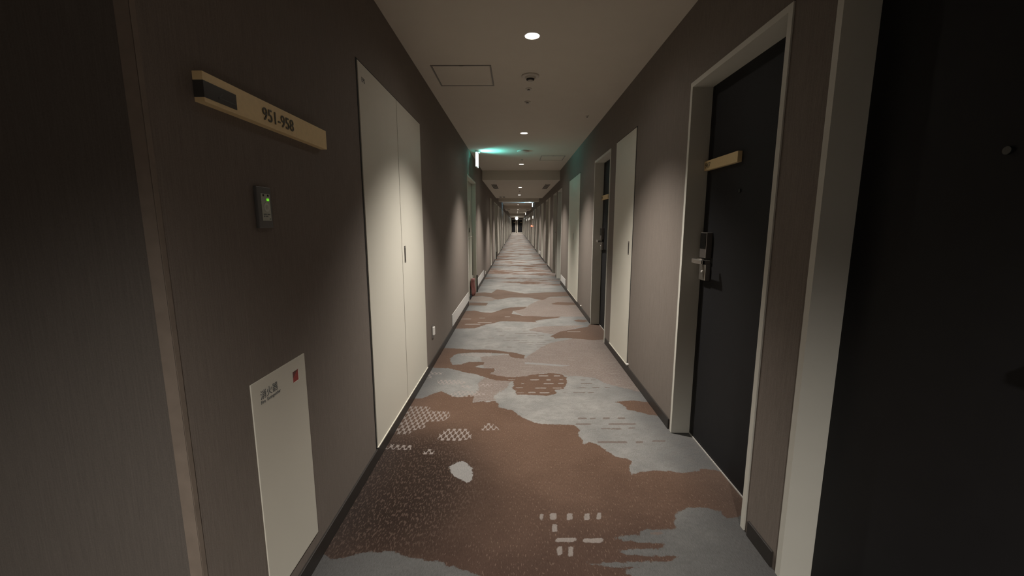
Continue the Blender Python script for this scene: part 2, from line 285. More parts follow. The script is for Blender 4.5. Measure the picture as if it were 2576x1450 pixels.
# ------------------------------------------------------------ floor with traced carpet pattern
CARPET={"brown":[[[-0.808,2.931],[-0.764,2.932],[-0.705,2.938],[-0.651,3.018],[-0.613,3.052],[-0.59,3.075],[-0.542,3.03],[-0.5,2.993],[-0.465,2.967],[-0.412,2.962],[-0.373,3.005],[-0.341,3.0],[-0.321,2.979],[-0.322,2.866],[-0.261,2.896],[-0.213,2.877],[-0.159,2.902],[-0.145,2.877],[-0.129,2.848],[-0.131,2.819],[-0.111,2.781],[-0.074,2.763],[-0.024,2.745],[0.028,2.649],[-0.033,2.755],[0.044,2.633],[0.125,2.563],[0.197,2.539],[0.278,2.54],[0.382,2.532],[0.408,2.467],[0.382,2.397],[0.405,2.367],[0.402,2.302],[0.42,2.298],[0.435,2.324],[0.494,2.282],[0.53,2.215],[0.567,2.158],[0.612,2.146],[0.647,2.122],[0.606,2.034],[0.607,1.991],[0.664,2.018],[0.74,2.03],[0.817,2.026],[0.885,2.015],[0.968,2.027],[0.998,2.05],[1.065,2.039],[1.114,2.007],[1.104,1.8],[1.032,1.69],[0.944,1.669],[0.938,1.713],[0.888,1.737],[0.811,1.745],[0.755,1.719],[0.72,1.687],[0.694,1.632],[0.688,1.603],[0.533,1.597],[0.527,1.569],[0.402,1.557],[0.448,1.534],[0.518,1.528],[0.617,1.522],[0.593,1.496],[0.412,1.481],[0.443,1.459],[0.521,1.456],[0.652,1.455],[0.604,1.431],[0.275,1.418],[0.306,1.407],[0.362,1.404],[0.469,1.397],[0.409,1.382],[0.436,1.361],[0.55,1.25],[0.05,1.2],[-0.12,1.35],[-0.296,1.415],[-0.386,1.432],[-0.438,1.444],[-0.494,1.468],[-0.573,1.464],[-0.629,1.454],[-0.68,1.435],[-0.709,1.423],[-0.782,1.459],[-0.95,1.55],[-0.95,2.6]],[[-0.784,4.218],[-0.597,4.195],[-0.46,4.16],[-0.364,4.171],[-0.254,4.163],[-0.156,4.124],[-0.084,4.086],[-0.007,4.067],[0.023,4.03],[0.092,3.984],[0.078,3.885],[-0.006,3.893],[-0.058,3.937],[-0.083,4.028],[-0.177,4.046],[-0.331,4.064],[-0.449,4.063],[-0.565,4.042],[-0.627,3.985],[-0.644,3.877],[-0.628,3.775],[-0.594,3.694],[-0.519,3.702],[-0.446,3.777],[-0.402,3.769],[-0.337,3.786],[-0.301,3.753],[-0.308,3.697],[-0.354,3.672],[-0.389,3.64],[-0.306,3.603],[-0.2,3.604],[-0.187,3.544],[-0.233,3.457],[-0.08,3.383],[-0.03,3.383],[0.094,3.405],[0.128,3.444],[0.208,3.459],[0.284,3.482],[0.374,3.476],[0.411,3.432],[0.431,3.375],[0.422,3.279],[0.413,3.227],[0.377,3.132],[0.303,3.107],[0.313,3.06],[0.295,3.019],[0.237,2.996],[0.067,3.011],[0.009,3.014],[-0.005,3.047],[-0.0,3.081],[-0.035,3.15],[-0.014,3.198],[-0.024,3.285],[-0.078,3.297],[-0.175,3.309],[-0.278,3.388],[-0.36,3.456],[-0.439,3.483],[-0.524,3.541],[-0.621,3.6],[-0.772,3.613],[-0.803,3.66],[-0.78,3.876],[-0.79,4.117]],[[0.717,2.893],[0.776,2.899],[0.876,2.921],[0.916,2.905],[0.983,2.89],[1.066,2.886],[1.058,2.682],[0.972,2.672],[0.915,2.689],[0.845,2.735],[0.793,2.763],[0.783,2.822],[0.761,2.872]],[[0.396,4.686],[0.455,4.781],[0.537,4.914],[0.65,4.984],[0.928,5.167],[0.957,5.281],[1.124,5.322],[1.172,4.955],[1.085,4.573],[0.868,4.541],[0.636,4.613],[0.556,4.627],[0.454,4.596],[0.428,4.671]],[[-0.8,5.771],[-0.76,6.115],[-0.633,6.142],[-0.493,6.016],[-0.364,5.992],[-0.285,6.12],[-0.204,6.28],[-0.095,6.392],[0.176,6.452],[0.117,6.284],[-0.048,6.123],[-0.067,5.922],[0.037,5.851],[0.108,5.781],[0.261,5.783],[0.38,5.738],[0.643,5.741],[0.574,5.65],[0.369,5.561],[0.257,5.475],[0.282,5.393],[0.149,5.412],[-0.043,5.451],[-0.216,5.449],[-0.288,5.347],[-0.396,5.267],[-0.477,5.133],[-0.524,5.06],[-0.827,5.039],[-0.862,5.148],[-0.809,5.548]],[[0.782,5.501],[0.86,5.566],[0.954,5.545],[0.979,5.462],[0.902,5.399],[0.822,5.439]],[[-0.867,6.804],[-0.627,6.806],[-0.47,6.776],[-0.488,6.532],[-0.836,6.558]],[[-0.847,7.744],[-0.638,7.846],[-0.47,7.789],[-0.395,8.227],[-0.249,8.137],[-0.034,7.878],[0.182,7.714],[0.348,7.798],[0.57,7.859],[1.101,7.932],[1.088,7.449],[0.613,7.369],[0.464,7.048],[0.391,7.082],[0.224,7.292],[-0.095,7.289],[-0.328,7.074],[-0.468,7.321],[-0.631,7.431],[-0.859,7.369]],[[0.57,6.694],[0.691,6.852],[0.951,6.823],[1.077,6.638],[0.837,6.576],[0.647,6.634]],[[-0.85,10.506],[-0.594,10.508],[-0.224,10.294],[0.129,9.952],[0.461,9.632],[1.077,9.454],[1.072,9.128],[0.591,9.045],[0.238,8.825],[-0.084,8.718],[-0.344,8.767],[-0.568,8.924],[-0.895,8.92],[-0.863,9.81]]],"grey":[[[-0.359,2.047],[-0.345,2.088],[-0.313,2.106],[-0.271,2.094],[-0.238,2.042],[-0.226,1.982],[-0.232,1.929],[-0.255,1.912],[-0.292,1.949],[-0.328,1.975],[-0.352,2.013]],[[0.082,3.778],[0.253,3.746],[0.392,3.713],[0.508,3.689],[0.414,3.655],[0.249,3.695],[0.081,3.727]]],"mauve":[[[-0.355,3.934],[-0.082,4.01],[0.022,3.902],[0.09,3.903],[0.261,4.25],[0.383,4.43],[0.623,4.579],[0.872,4.658],[1.083,4.66],[1.084,4.368],[1.05,3.543],[1.026,3.039],[0.864,3.156],[0.743,3.243],[0.669,3.378],[0.518,3.412],[0.436,3.418],[0.374,3.483],[0.208,3.467],[0.094,3.405],[-0.03,3.383],[-0.074,3.149],[-0.16,3.013],[-0.163,2.897],[-0.261,2.896],[-0.322,2.866],[-0.326,2.984],[-0.341,3.0],[-0.3,3.078],[-0.316,3.257],[-0.233,3.457],[-0.187,3.544],[-0.2,3.604],[-0.296,3.618]],[[0.202,6.569],[0.388,7.014],[0.607,7.296],[1.129,7.375],[1.116,6.52],[1.088,5.745],[0.643,5.741],[0.281,5.783],[0.108,5.781],[-0.048,6.123],[0.176,6.452]],[[0.138,4.979],[0.307,5.16],[0.904,5.242],[0.65,4.984],[0.537,4.914],[0.455,4.781],[0.24,4.911]],[[-0.926,7.28],[-0.628,7.394],[-0.332,7.143],[-0.42,6.938],[-0.633,6.871],[-0.903,6.9]]],"light":[[[0.109,1.692],[0.125,1.692],[0.123,1.649],[0.106,1.649]],[[0.154,1.697],[0.185,1.697],[0.18,1.653],[0.15,1.653]],[[0.232,1.697],[0.258,1.698],[0.252,1.654],[0.227,1.654]],[[0.311,1.698],[0.336,1.699],[0.329,1.655],[0.304,1.655]],[[0.368,1.703],[0.39,1.703],[0.381,1.659],[0.359,1.659]],[[0.159,1.626],[0.181,1.627],[0.176,1.579],[0.155,1.579]],[[0.168,1.548],[0.253,1.548],[0.25,1.525],[0.165,1.524]],[[0.281,1.545],[0.366,1.546],[0.361,1.523],[0.277,1.522]],[[0.168,1.501],[0.188,1.501],[0.183,1.453],[0.164,1.453]],[[0.214,1.501],[0.234,1.501],[0.227,1.451],[0.207,1.451]],[[0.196,3.43],[0.28,3.431],[0.278,3.402],[0.194,3.401]],[[0.327,3.431],[0.385,3.432],[0.382,3.403],[0.325,3.402]],[[0.119,3.337],[0.196,3.338],[0.194,3.311],[0.118,3.31]],[[0.255,3.339],[0.296,3.339],[0.293,3.309],[0.253,3.309]],[[0.365,3.34],[0.401,3.34],[0.399,3.32],[0.363,3.319]],[[0.226,3.251],[0.311,3.252],[0.309,3.228],[0.225,3.228]],[[0.347,3.259],[0.397,3.259],[0.394,3.237],[0.344,3.237]],[[0.152,3.155],[0.244,3.156],[0.243,3.137],[0.151,3.136]],[[0.293,3.156],[0.366,3.157],[0.364,3.138],[0.291,3.138]],[[0.096,3.07],[0.153,3.07],[0.152,3.047],[0.095,3.046]],[[0.186,3.065],[0.261,3.065],[0.259,3.042],[0.184,3.041]],[[-0.069,3.33],[-0.005,3.33],[-0.005,3.315],[-0.068,3.314]],[[0.117,3.332],[0.19,3.333],[0.189,3.317],[0.116,3.316]],[[-0.005,3.156],[0.056,3.157],[0.055,3.143],[-0.005,3.142]],[[0.038,3.248],[0.067,3.248],[0.066,3.229],[0.038,3.229]],[[0.004,3.058],[0.063,3.059],[0.063,3.046],[0.004,3.045]],[[-0.679,5.295],[-0.473,5.297],[-0.47,5.258],[-0.675,5.256]],[[-0.519,5.384],[-0.328,5.386],[-0.326,5.354],[-0.516,5.352]],[[-0.776,5.596],[-0.628,5.598],[-0.624,5.567],[-0.772,5.566]],[[-0.524,5.652],[-0.434,5.653],[-0.431,5.622],[-0.521,5.621]],[[-0.167,5.741],[-0.085,5.742],[-0.085,5.706],[-0.165,5.705]],[[-0.374,9.537],[-0.241,9.538],[-0.238,9.417],[-0.369,9.415]],[[0.625,4.922],[0.79,4.924],[0.786,4.897],[0.621,4.895]]],"dark":[[[0.422,2.637],[0.48,2.638],[0.477,2.614],[0.418,2.614]],[[0.505,2.634],[0.539,2.635],[0.535,2.615],[0.502,2.615]],[[0.59,2.643],[0.637,2.643],[0.631,2.616],[0.585,2.616]],[[0.691,2.644],[0.742,2.644],[0.735,2.617],[0.685,2.617]],[[0.393,2.554],[0.499,2.555],[0.495,2.535],[0.39,2.534]],[[0.61,2.56],[0.794,2.562],[0.787,2.538],[0.605,2.536]],[[0.547,2.493],[0.607,2.493],[0.603,2.477],[0.544,2.476]],[[0.615,2.493],[0.679,2.494],[0.674,2.475],[0.611,2.474]],[[0.729,2.503],[0.777,2.503],[0.772,2.487],[0.724,2.486]],[[0.492,2.331],[0.676,2.333],[0.669,2.309],[0.488,2.307]],[[0.728,2.334],[0.773,2.334],[0.766,2.31],[0.721,2.31]],[[0.828,2.342],[0.91,2.343],[0.904,2.326],[0.822,2.325]],[[0.575,1.587],[0.63,1.587],[0.624,1.57],[0.569,1.569]],[[0.548,3.335],[0.589,3.335],[0.586,3.315],[0.545,3.314]],[[0.635,3.336],[0.676,3.336],[0.673,3.32],[0.632,3.319]],[[0.536,3.254],[0.631,3.255],[0.627,3.236],[0.533,3.235]],[[0.488,3.164],[0.571,3.165],[0.568,3.15],[0.486,3.149]],[[0.611,3.172],[0.679,3.173],[0.675,3.154],[0.607,3.153]],[[0.713,3.173],[0.762,3.173],[0.758,3.155],[0.709,3.154]],[[0.441,3.067],[0.54,3.068],[0.537,3.051],[0.439,3.05]],[[0.36,3.061],[0.402,3.061],[0.401,3.049],[0.359,3.049]],[[0.564,3.069],[0.611,3.069],[0.608,3.052],[0.561,3.051]],[[0.42,2.635],[0.477,2.635],[0.474,2.618],[0.417,2.617]],[[0.501,2.631],[0.542,2.632],[0.539,2.618],[0.499,2.618]],[[0.588,2.636],[0.637,2.637],[0.634,2.622],[0.585,2.621]],[[0.686,2.637],[0.731,2.638],[0.728,2.625],[0.683,2.624]],[[-0.267,5.045],[-0.175,5.046],[-0.174,5.024],[-0.266,5.023]],[[-0.154,5.046],[-0.059,5.047],[-0.059,5.026],[-0.154,5.025]],[[0.063,5.048],[0.129,5.049],[0.129,5.028],[0.063,5.027]],[[-0.458,5.043],[-0.35,5.044],[-0.349,5.023],[-0.456,5.021]],[[-0.243,4.933],[-0.169,4.934],[-0.169,4.913],[-0.242,4.913]],[[0.369,4.94],[0.455,4.94],[0.454,4.92],[0.368,4.919]],[[0.237,4.938],[0.323,4.939],[0.322,4.919],[0.236,4.918]],[[0.073,4.936],[0.142,4.937],[0.141,4.917],[0.073,4.916]],[[0.068,4.829],[0.173,4.83],[0.172,4.811],[0.068,4.81]],[[-0.023,4.828],[0.075,4.829],[0.075,4.81],[-0.023,4.809]],[[0.098,4.83],[0.161,4.83],[0.16,4.811],[0.097,4.81]],[[0.168,4.83],[0.259,4.831],[0.258,4.812],[0.168,4.811]],[[-0.2,4.724],[-0.139,4.724],[-0.139,4.706],[-0.199,4.705]],[[0.251,4.728],[0.333,4.729],[0.332,4.71],[0.25,4.71]],[[0.134,4.727],[0.237,4.728],[0.236,4.709],[0.133,4.708]],[[0.13,4.727],[0.235,4.728],[0.234,4.709],[0.129,4.708]],[[-0.122,4.626],[-0.025,4.627],[-0.025,4.609],[-0.122,4.608]],[[-0.084,4.626],[0.02,4.627],[0.02,4.609],[-0.083,4.608]],[[0.256,4.63],[0.318,4.63],[0.317,4.612],[0.255,4.612]],[[-0.325,4.624],[-0.257,4.624],[-0.256,4.606],[-0.324,4.606]],[[0.317,4.536],[0.395,4.536],[0.394,4.519],[0.316,4.518]],[[0.058,4.533],[0.129,4.534],[0.128,4.516],[0.058,4.516]],[[-0.034,4.532],[0.041,4.533],[0.041,4.515],[-0.034,4.515]],[[-0.154,4.531],[-0.069,4.532],[-0.069,4.514],[-0.153,4.513]],[[0.025,4.441],[0.123,4.442],[0.123,4.426],[0.025,4.425]],[[0.098,4.442],[0.198,4.443],[0.197,4.427],[0.098,4.426]],[[0.229,4.444],[0.332,4.445],[0.331,4.428],[0.229,4.427]],[[0.09,4.442],[0.153,4.443],[0.153,4.426],[0.09,4.425]],[[0.228,4.356],[0.328,4.357],[0.326,4.341],[0.227,4.34]],[[0.261,4.356],[0.342,4.357],[0.34,4.341],[0.26,4.34]],[[0.12,4.355],[0.184,4.355],[0.183,4.339],[0.12,4.339]],[[0.207,4.356],[0.288,4.357],[0.287,4.34],[0.206,4.34]],[[-0.193,4.267],[-0.137,4.268],[-0.136,4.252],[-0.192,4.252]],[[0.219,4.271],[0.318,4.272],[0.317,4.257],[0.218,4.256]],[[-0.335,4.266],[-0.245,4.266],[-0.244,4.251],[-0.334,4.25]],[[-0.102,4.268],[-0.042,4.269],[-0.041,4.253],[-0.102,4.253]]],"dots":[[[-0.776,2.807],[-0.622,2.799],[-0.599,2.729],[-0.476,2.721],[-0.452,2.655],[-0.478,2.583],[-0.598,2.564],[-0.588,2.481],[-0.66,2.448],[-0.671,2.401],[-0.787,2.4],[-0.776,2.495],[-0.779,2.652]],[[-0.443,2.474],[-0.316,2.475],[-0.268,2.39],[-0.271,2.352],[-0.351,2.322],[-0.472,2.328],[-0.495,2.372],[-0.474,2.426]],[[-0.186,2.552],[-0.153,2.543],[-0.101,2.462],[-0.219,2.455],[-0.223,2.501]],[[-0.766,2.283],[-0.615,2.27],[-0.613,2.216],[-0.771,2.228]],[[-0.519,2.233],[-0.481,2.224],[-0.454,2.176],[-0.546,2.175]],[[-0.783,3.516],[-0.639,3.488],[-0.641,3.439],[-0.735,3.431],[-0.722,3.343],[-0.777,3.349]],[[-0.663,3.317],[-0.466,3.306],[-0.407,3.256],[-0.436,3.218],[-0.625,3.216],[-0.658,3.266]],[[-0.447,3.093],[-0.355,3.088],[-0.279,3.055],[-0.209,3.012],[-0.407,2.962],[-0.492,2.972],[-0.513,3.02]],[[-0.447,3.199],[-0.371,3.194],[-0.37,3.14],[-0.444,3.14]],[[-0.3,3.238],[-0.199,3.227],[-0.215,3.172],[-0.295,3.177]],[[-0.574,4.023],[-0.378,4.054],[-0.249,4.065],[-0.243,3.971],[-0.355,3.934],[-0.542,3.959]]]}

def sdf(px, py, polys):
    """signed distance to the union of the polygons, positive inside (metres)"""
    best = np.full(px.shape, -1e9)
    for P in polys:
        P = np.array(P); Q = np.roll(P, -1, 0)
        x0, y0 = P.min(0)-.15; x1, y1 = P.max(0)+.15
        idx = np.nonzero((px > x0) & (px < x1) & (py > y0) & (py < y1))[0]
        if len(idx) == 0: continue
        ax, ay = px[idx], py[idx]; d = np.full(ax.shape, 1e9); ins = np.zeros(ax.shape, bool)
        for (xa, ya), (xb, yb) in zip(P, Q):
            ex, ey = xb-xa, yb-ya; l = ex*ex+ey*ey+1e-12
            t = np.clip(((ax-xa)*ex+(ay-ya)*ey)/l, 0, 1)
            d = np.minimum(d, np.hypot(ax-xa-t*ex, ay-ya-t*ey))
            c = (ya > ay) != (yb > ay)
            xi = xa + (ay-ya)*ex/(ey if abs(ey) > 1e-9 else 1e-9)
            ins ^= c & (ax < xi)
        best[idx] = np.maximum(best[idx], np.where(ins, d, -d))
    return np.maximum(best, -.15)
def build_floor():
    xs = np.arange(-.80, 1.121, .0125); ya, yb = .9, 8.9
    ys = np.concatenate([np.arange(ya, 5, .0125), np.arange(5, yb+.001, .02)])
    gx, gy = np.meshgrid(xs, ys); px, py = gx.ravel(), gy.ravel()
    nx, ny = len(xs), len(ys)
    i = np.arange((ny-1)*(nx-1)); r, c = i//(nx-1), i % (nx-1)
    a = r*nx+c
    faces = np.stack([a, a+1, a+nx+1, a+nx], 1).tolist()
    verts = [(x, y, 0.) for x, y in zip(px.tolist(), py.tolist())]
    n0 = len(verts); x0, x1 = float(xs[0]), float(xs[-1]); y1 = float(ys[-1])
    extra = [(-4.2, -3.2, x1+.2, ya), (x0, y1, x1, YEND+.2), (x1, ya, x1+.2, YEND+.2)]
    for (p, q, s, t) in extra:
        k = len(verts); verts += [(p, q, 0), (s, q, 0), (s, t, 0), (p, t, 0)]; faces.append([k, k+1, k+2, k+3])
    me = bpy.data.meshes.new('floor'); me.from_pydata(verts, [], faces)
    for key in ('brown', 'mauve', 'grey', 'light', 'dark', 'dots'):
        at = me.attributes.new(key, 'FLOAT', 'POINT')
        v = np.full(len(verts), -.15, np.float32); v[:n0] = sdf(px, py, CARPET[key])
        at.data.foreach_set('value', v)
    at = me.attributes.new('fleck_shade', 'FLOAT', 'POINT')
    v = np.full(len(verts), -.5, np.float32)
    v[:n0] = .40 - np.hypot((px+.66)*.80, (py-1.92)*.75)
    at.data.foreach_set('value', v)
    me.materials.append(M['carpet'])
    o = bpy.data.objects.new('floor', me); C.objects.link(o)
    return struct(o, 'patterned brown and grey corridor carpet', 'carpet')
build_floor()

# ------------------------------------------------------------ walls
def wall_segments(openings, y0, y1):
    cur = y0; out = []
    for a, b in sorted(openings):
        out.append((cur, a-.004)); cur = b+.004
    out.append((cur, y1)); return out
def wall_mesh(xa, xb, openings, y0, y1, top):
    bm = bmesh.new()
    for a, b in wall_segments(openings, y0, y1): box(bm, xa, xb, a, b, 0, top)
    for a, b in openings: box(bm, xa, xb, a-.004, b+.004, DH+.004, top)
    return bm
rop = [(a, b) for a, b, t in R_DOORS]; lop = [(a, b) for a, b, t in L_DOORS]
struct(obj('wall_right', wall_mesh(XR, XR+.3, rop, -3.0, YEND, H+.1), M['wall']), 'taupe wallpapered right corridor wall', 'wall')
struct(obj('wall_left', wall_mesh(XL-.3, XL, lop, YC+.003, YEND, H+.1), M['wall']), 'taupe wallpapered left corridor wall', 'wall')
bm = B(-4.0, XL-.301, YC+.002, YC+.3, 0, H+.1); box(bm, XL-.301, XL-.0015, YC+.002, YC+.0029, 0, H+.1)
struct(obj('wall_crossing', bm, M['wall_shaded']), 'taupe wall turning away at the left corner', 'wall')
struct(obj('wall_side', B(-4.3, -4.0, -3.3, YC+.3, 0, H+.1), M['wall']), 'wall closing the side corridor', 'wall')
struct(obj('wall_back', B(-4.3, XR+.3, -3.3, -3.0, 0, H+.1), M['wall_shaded']), 'wall behind the viewpoint', 'wall')
# outside corner bead
bm = bmesh.new()
box(bm, XL-.030, XL+.0015, YC, YC+.0019, 0, H, )
box(bm, XL+.0002, XL+.0022, YC, YC+.014, 0, H, bev=.0006)
struct(obj('trim_1', bm, M['edge']), 'worn edge bead on the left wall corner', 'trim')

# baseboards
def basebd(name, x0, x1, openings, y0, y1):
    bm = bmesh.new()
    for a, b in wall_segments([(a-CW, b+CW) for a, b in openings], y0, y1):
        box(bm, x0, x1, a, b, .001, .068, bev=.0015)
    return struct(obj(name, bm, M['base']), 'low dark baseboard', 'baseboard')
basebd('baseboard_left', XL+.0002, XL+.009, lop, YC+.002, YEND)
basebd('baseboard_right', XR-.009, XR-.0002, rop, -3.0, YEND)
struct(obj('baseboard_crossing', B(-4.0, XL, YC-.009, YC-.0002, .001, .068, bev=.0015), M['base']), 'low dark baseboard around the corner', 'baseboard')

# ------------------------------------------------------------ ceiling with round cut-outs and drops
def ceiling():
    bm = bmesh.new(); w = .0875; r = .0475; seg = 32
    xa, xb = -4.1, XR+.05
    def quad(p): bm.faces.new([bm.verts.new(q) for q in p])
    def rect(x0, y0, x1, y1, z):
        if x1-x0 > 1e-4 and y1-y0 > 1e-4: quad(((x0,y0,z),(x0,y1,z),(x1,y1,z),(x1,y0,z)))
    for a, b, z in CEIL:
        x0 = xa if a < 0 else XL-.05
        cur = a
        for ly in [l for l in LIGHT_Y if a < l-w and l+w < b]:
            rect(x0, cur, xb, ly-w, z)
            rect(x0, ly-w, LX-w, ly+w, z); rect(LX+w, ly-w, xb, ly+w, z)
            for i in range(seg):
                t0, t1 = 2*math.pi*i/seg, 2*math.pi*(i+1)/seg
                def sq(t):
                    c, s = math.cos(t), math.sin(t); m = w/max(abs(c), abs(s)); return (LX+c*m, ly+s*m, z)
                quad((sq(t0), sq(t1), (LX+r*math.cos(t1), ly+r*math.sin(t1), z), (LX+r*math.cos(t0), ly+r*math.sin(t0), z)))
            cur = ly+w
        rect(x0, cur, xb, b, z)
    for (a, b, z), (c, d, z2) in zip(CEIL, CEIL[1:]):
        quad(((XL-.05, b, z), (XL-.05, b, z2), (xb, b, z2), (xb, b, z)))
    me = bpy.data.meshes.new('ceiling'); bmesh.ops.remove_doubles(bm, verts=bm.verts, dist=1e-5); bm.to_mesh(me); bm.free()
    me.materials.append(M['ceil'])
    o = bpy.data.objects.new('ceiling', me); C.objects.link(o)
    struct(o, 'plain painted corridor ceiling stepping down in bands', 'ceiling')
    cap = obj('ceiling_slab', B(-4.3, XR+.3, -3.3, YEND+.3, H+.101, H+.15), M['ceil']); struct(cap, 'slab above the ceiling', 'ceiling')
ceiling()

# ------------------------------------------------------------ doors
def side(s, x): return x if s > 0 else -x
def make_door(idx, s, a, b, kind, label, number=None, det=2, swap=None):
    """s=+1 right wall, -1 left wall. The leaf sits in a deep cream casing."""
    wx = XR if s > 0 else XL
    d = DEPTH if kind != 'service' else .072
    t = thing('door_%d' % idx, label, 'door', (wx, (a+b)/2, 0), kind='structure')
    X = lambda off: wx + s*off          # off > 0 goes into the wall
    def bx(bm, o0, o1, y0, y1, z0, z1, bev=0.):
        p, q = sorted((X(o0), X(o1))); box(bm, p, q, y0, y1, z0, z1, bev=bev)
    # three-sided casing, one continuous profile
    bm = bmesh.new(); pr = -.006
    bx(bm, pr, d+.001, a-.0035, a+CW-.0035, .002, DH+.0035)
    bx(bm, pr, d+.001, b-CW+.0035, b+.0035, .002, DH+.0035)
    bx(bm, pr, d+.001, a+CW-.0035, b-CW+.0035, DH-CW+.0035, DH+.0035)
    obj('casing', bm, M['casing'], t)
    leafmat = M['black'] if kind != 'service' else M['jambgrey']
    bm = bmesh.new(); bx(bm, d, d+.04, a-.003, b+.003, .008, DH+.003)
    leaf = obj('leaf', bm, leafmat, t)
    ia, ib = a+CW-.003, b-CW+.003
    if kind == 'service':
        bm = bmesh.new(); bx(bm, d-.007, d, ia+.002, ib-.03, 1.065, 1.085); bm2 = bm
        obj('rail', bm, M['cream'], t)
        bm = bmesh.new(); bx(bm, d-.003, d, ib-.024, ib-.014, .01, DH-.03); obj('edge_gap', bm, M['gap'], t)
        bm = bmesh.new(); bx(bm, d-.002, d, ia+.80, ia+.90, 1.46, 1.72); obj('notice', bm, M['white'], t)
        bm = bmesh.new(); bx(bm, d-.016, d, ia+.78, ia+.80, 1.16, 1.24, bev=.003); obj('handle', bm, M['dsteel'], t)
        bm = bmesh.new(); bx(bm, -.026, -.0062, b-.035, b+.0035, .003, .33)
        g = obj('corner_guard', bm, M['rubber'], t); g['label'] = 'black guard strip at the foot of the casing'
        return t
    bm = bmesh.new(); bx(bm, d-.004, d+.02, ia, ib, .001, .008)
    obj('threshold', bm, M['threshold'], t)
    if det < 1: 
        return t
    # lock set on the latch side
    far = kind == 'far'
    e = ib - .045 if far else ia + .045          # outer edge of lock near the latch
    w = -.078 if far else .078
    y0, y1 = sorted((e, e+w))
    bm = bmesh.new(); bx(bm, d-.034, d, y0, y1, 1.112, 1.255, bev=.003)
    lk = obj('lock', bm, M['dsteel'], t)
    bm = bmesh.new(); bx(bm, d-.036, d-.033, y0+.004, y1-.004, 1.165, 1.252); obj('card_reader', bm, M['gloss'], lk)
    bm = bmesh.new(); bx(bm, d-.030, d, y0, y1, .985, 1.082, bev=.003); pl = obj('lock_plate', bm, M['steel'], t)
    bm = bmesh.new(); cyl(bm, (X(d-.031), (y0+y1)/2, 1.035), .006, .006, 'X', 16); obj('keyhole', bm, M['white'], pl)
    ym = (y0+y1)/2; sg = -1 if far else 1
    bm = bmesh.new(); cyl(bm, (X(d-.048), ym, 1.096), .011, .060, 'X', 20)
    q0, q1 = sorted((ym-sg*.014, ym+sg*.125)); bx(bm, d-.088, d-.072, q0, q1, 1.084, 1.108, bev=.003)
    q0, q1 = sorted((ym+sg*.109, ym+sg*.125)); bx(bm, d-.088, d-.045, q0, q1, 1.084, 1.108, bev=.003)
    h = obj('lever_handle', bm, M['steel'], t); h['label'] = 'bright steel lever handle'
    bm = bmesh.new(); bx(bm, d-.001, d, ib-.024 if far else ia+.014, ib-.014 if far else ia+.024, .01, DH-.03)
    obj('edge_gap', bm, M['gap'], t)
    yc = (ia+ib)/2 + (.035 if far else .02)
    bm = bmesh.new(); cyl(bm, (X(d-.002), yc, 1.462), .009, .008, 'X', 20); obj('peephole', bm, M['dome'], t)
    p0, p1 = (ib-.36, ib-.004) if far else (ia+.004, ia+.36)
    bm = bmesh.new(); bx(bm, d-.022, d, p0, p1, 1.60, 1.652, bev=.001)
    np_ = obj('number_plate', bm, M['brassdoor'], t); np_['label'] = 'pale brass room number plate'
    if number:
        xd = (0, -s, 0)
        org = (X(d-.0224), (p1-.010) if s > 0 else (p0+.010), 1.612)
        obj('number', text_mesh(number, .042, org, xd, (0, 0, 1), .0006), M['ink'], np_)
    return t

n = 1
NUM = {1: '947', 2: '949'}
for i, (a, b, k) in enumerate(R_DOORS):
    if i == 0: lab = 'charcoal guest room door cut off by the right edge of the view'
    elif i == 1: lab = 'charcoal guest room door with brass plate 947 in a cream casing on the right'
    elif i == 2: lab = 'charcoal guest room door between the two cream shaft panels on the right wall'
    else: lab = '%s charcoal guest room door along the right wall, far down the corridor' % ORD[i]
    make_door(n, 1, a, b, k, lab, NUM.get(i), 2); n += 1
for i, (a, b, k) in enumerate(L_DOORS):
    if i == 0: lab = 'grey service door in a shallow cream casing on the left, maroon bag at its foot'
    else: lab = '%s charcoal guest room door along the left wall, beyond the grey service door' % ORD[i-1]
    dr = make_door(n, -1, a, b, k, lab, None, 2); n += 1
    if i == 1:
        bm = bmesh.new(); box(bm, XL+.0062, XL+.030, b-.035, b+.0035, .003, .28)
        g = obj('corner_guard', bm, M['rubber'], dr); g['label'] = 'black guard strip at the foot of the casing'

# black guard at the casing foot of a far left door
# ------------------------------------------------------------ flush cream panels
def flush(name, s, leaves, z0, z1, label, handle=None, lettering=None, cat='cupboard door', handle_z=1.04):
    wx = XR if s > 0 else XL
    y0, y1 = leaves[0][0], leaves[-1][1]
    t = thing(name, label, cat, (wx, (y0+y1)/2, z0), group=None)
    def bx(o0, o1, a, b, c, d, bev=0.):
        bm = bmesh.new(); p, q = sorted((wx-s*o0, wx-s*o1)); box(bm, p, q, a, b, c, d, bev=bev); return bm
    obj('frame', bx(.0003, .0016, y0-.009, y1+.009, z0-.003, z1+.009), M['gap'], t)
    for a, b in leaves:
        lf = obj('leaf', bx(.0016, .006, a+.0035, b-.0035, z0+.004, z1), M['cream'], t)
        if handle and a < handle < b:
            hd = obj('handle', bx(.006, .0075, handle-.016, handle+.016, handle_z, handle_z+.115, bev=.0006), M['dsteel'], lf)
            obj('grip_recess', bx(.0075, .0079, handle-.007, handle+.007, handle_z+.012, handle_z+.10), M['gap'], hd)
    obj('sill', bx(.0016, .011, y0, y1, z0-.003, z0+.003), M['cream'], t)
    if lettering:
        obj('lettering', text_mesh(lettering, .032, (XL+.0066, y0+.045, 2.0), (0, 1, 0), (0, 0, 1), .0003), M['inkgrey'], t)
    return t
flush('utility_cupboard', -1, [(2.113, 2.762), (2.762, 3.41)], .075, 2.085,
      'tall cream double-leaf cupboard door marked EPS on the left wall', handle=2.83, lettering='EPS')
flush('shaft_panel', 1, [(3.51, 4.185)], .075, 2.08, 'tall cream flush panel door with a handle slot, nearest on the right wall', handle=3.60)
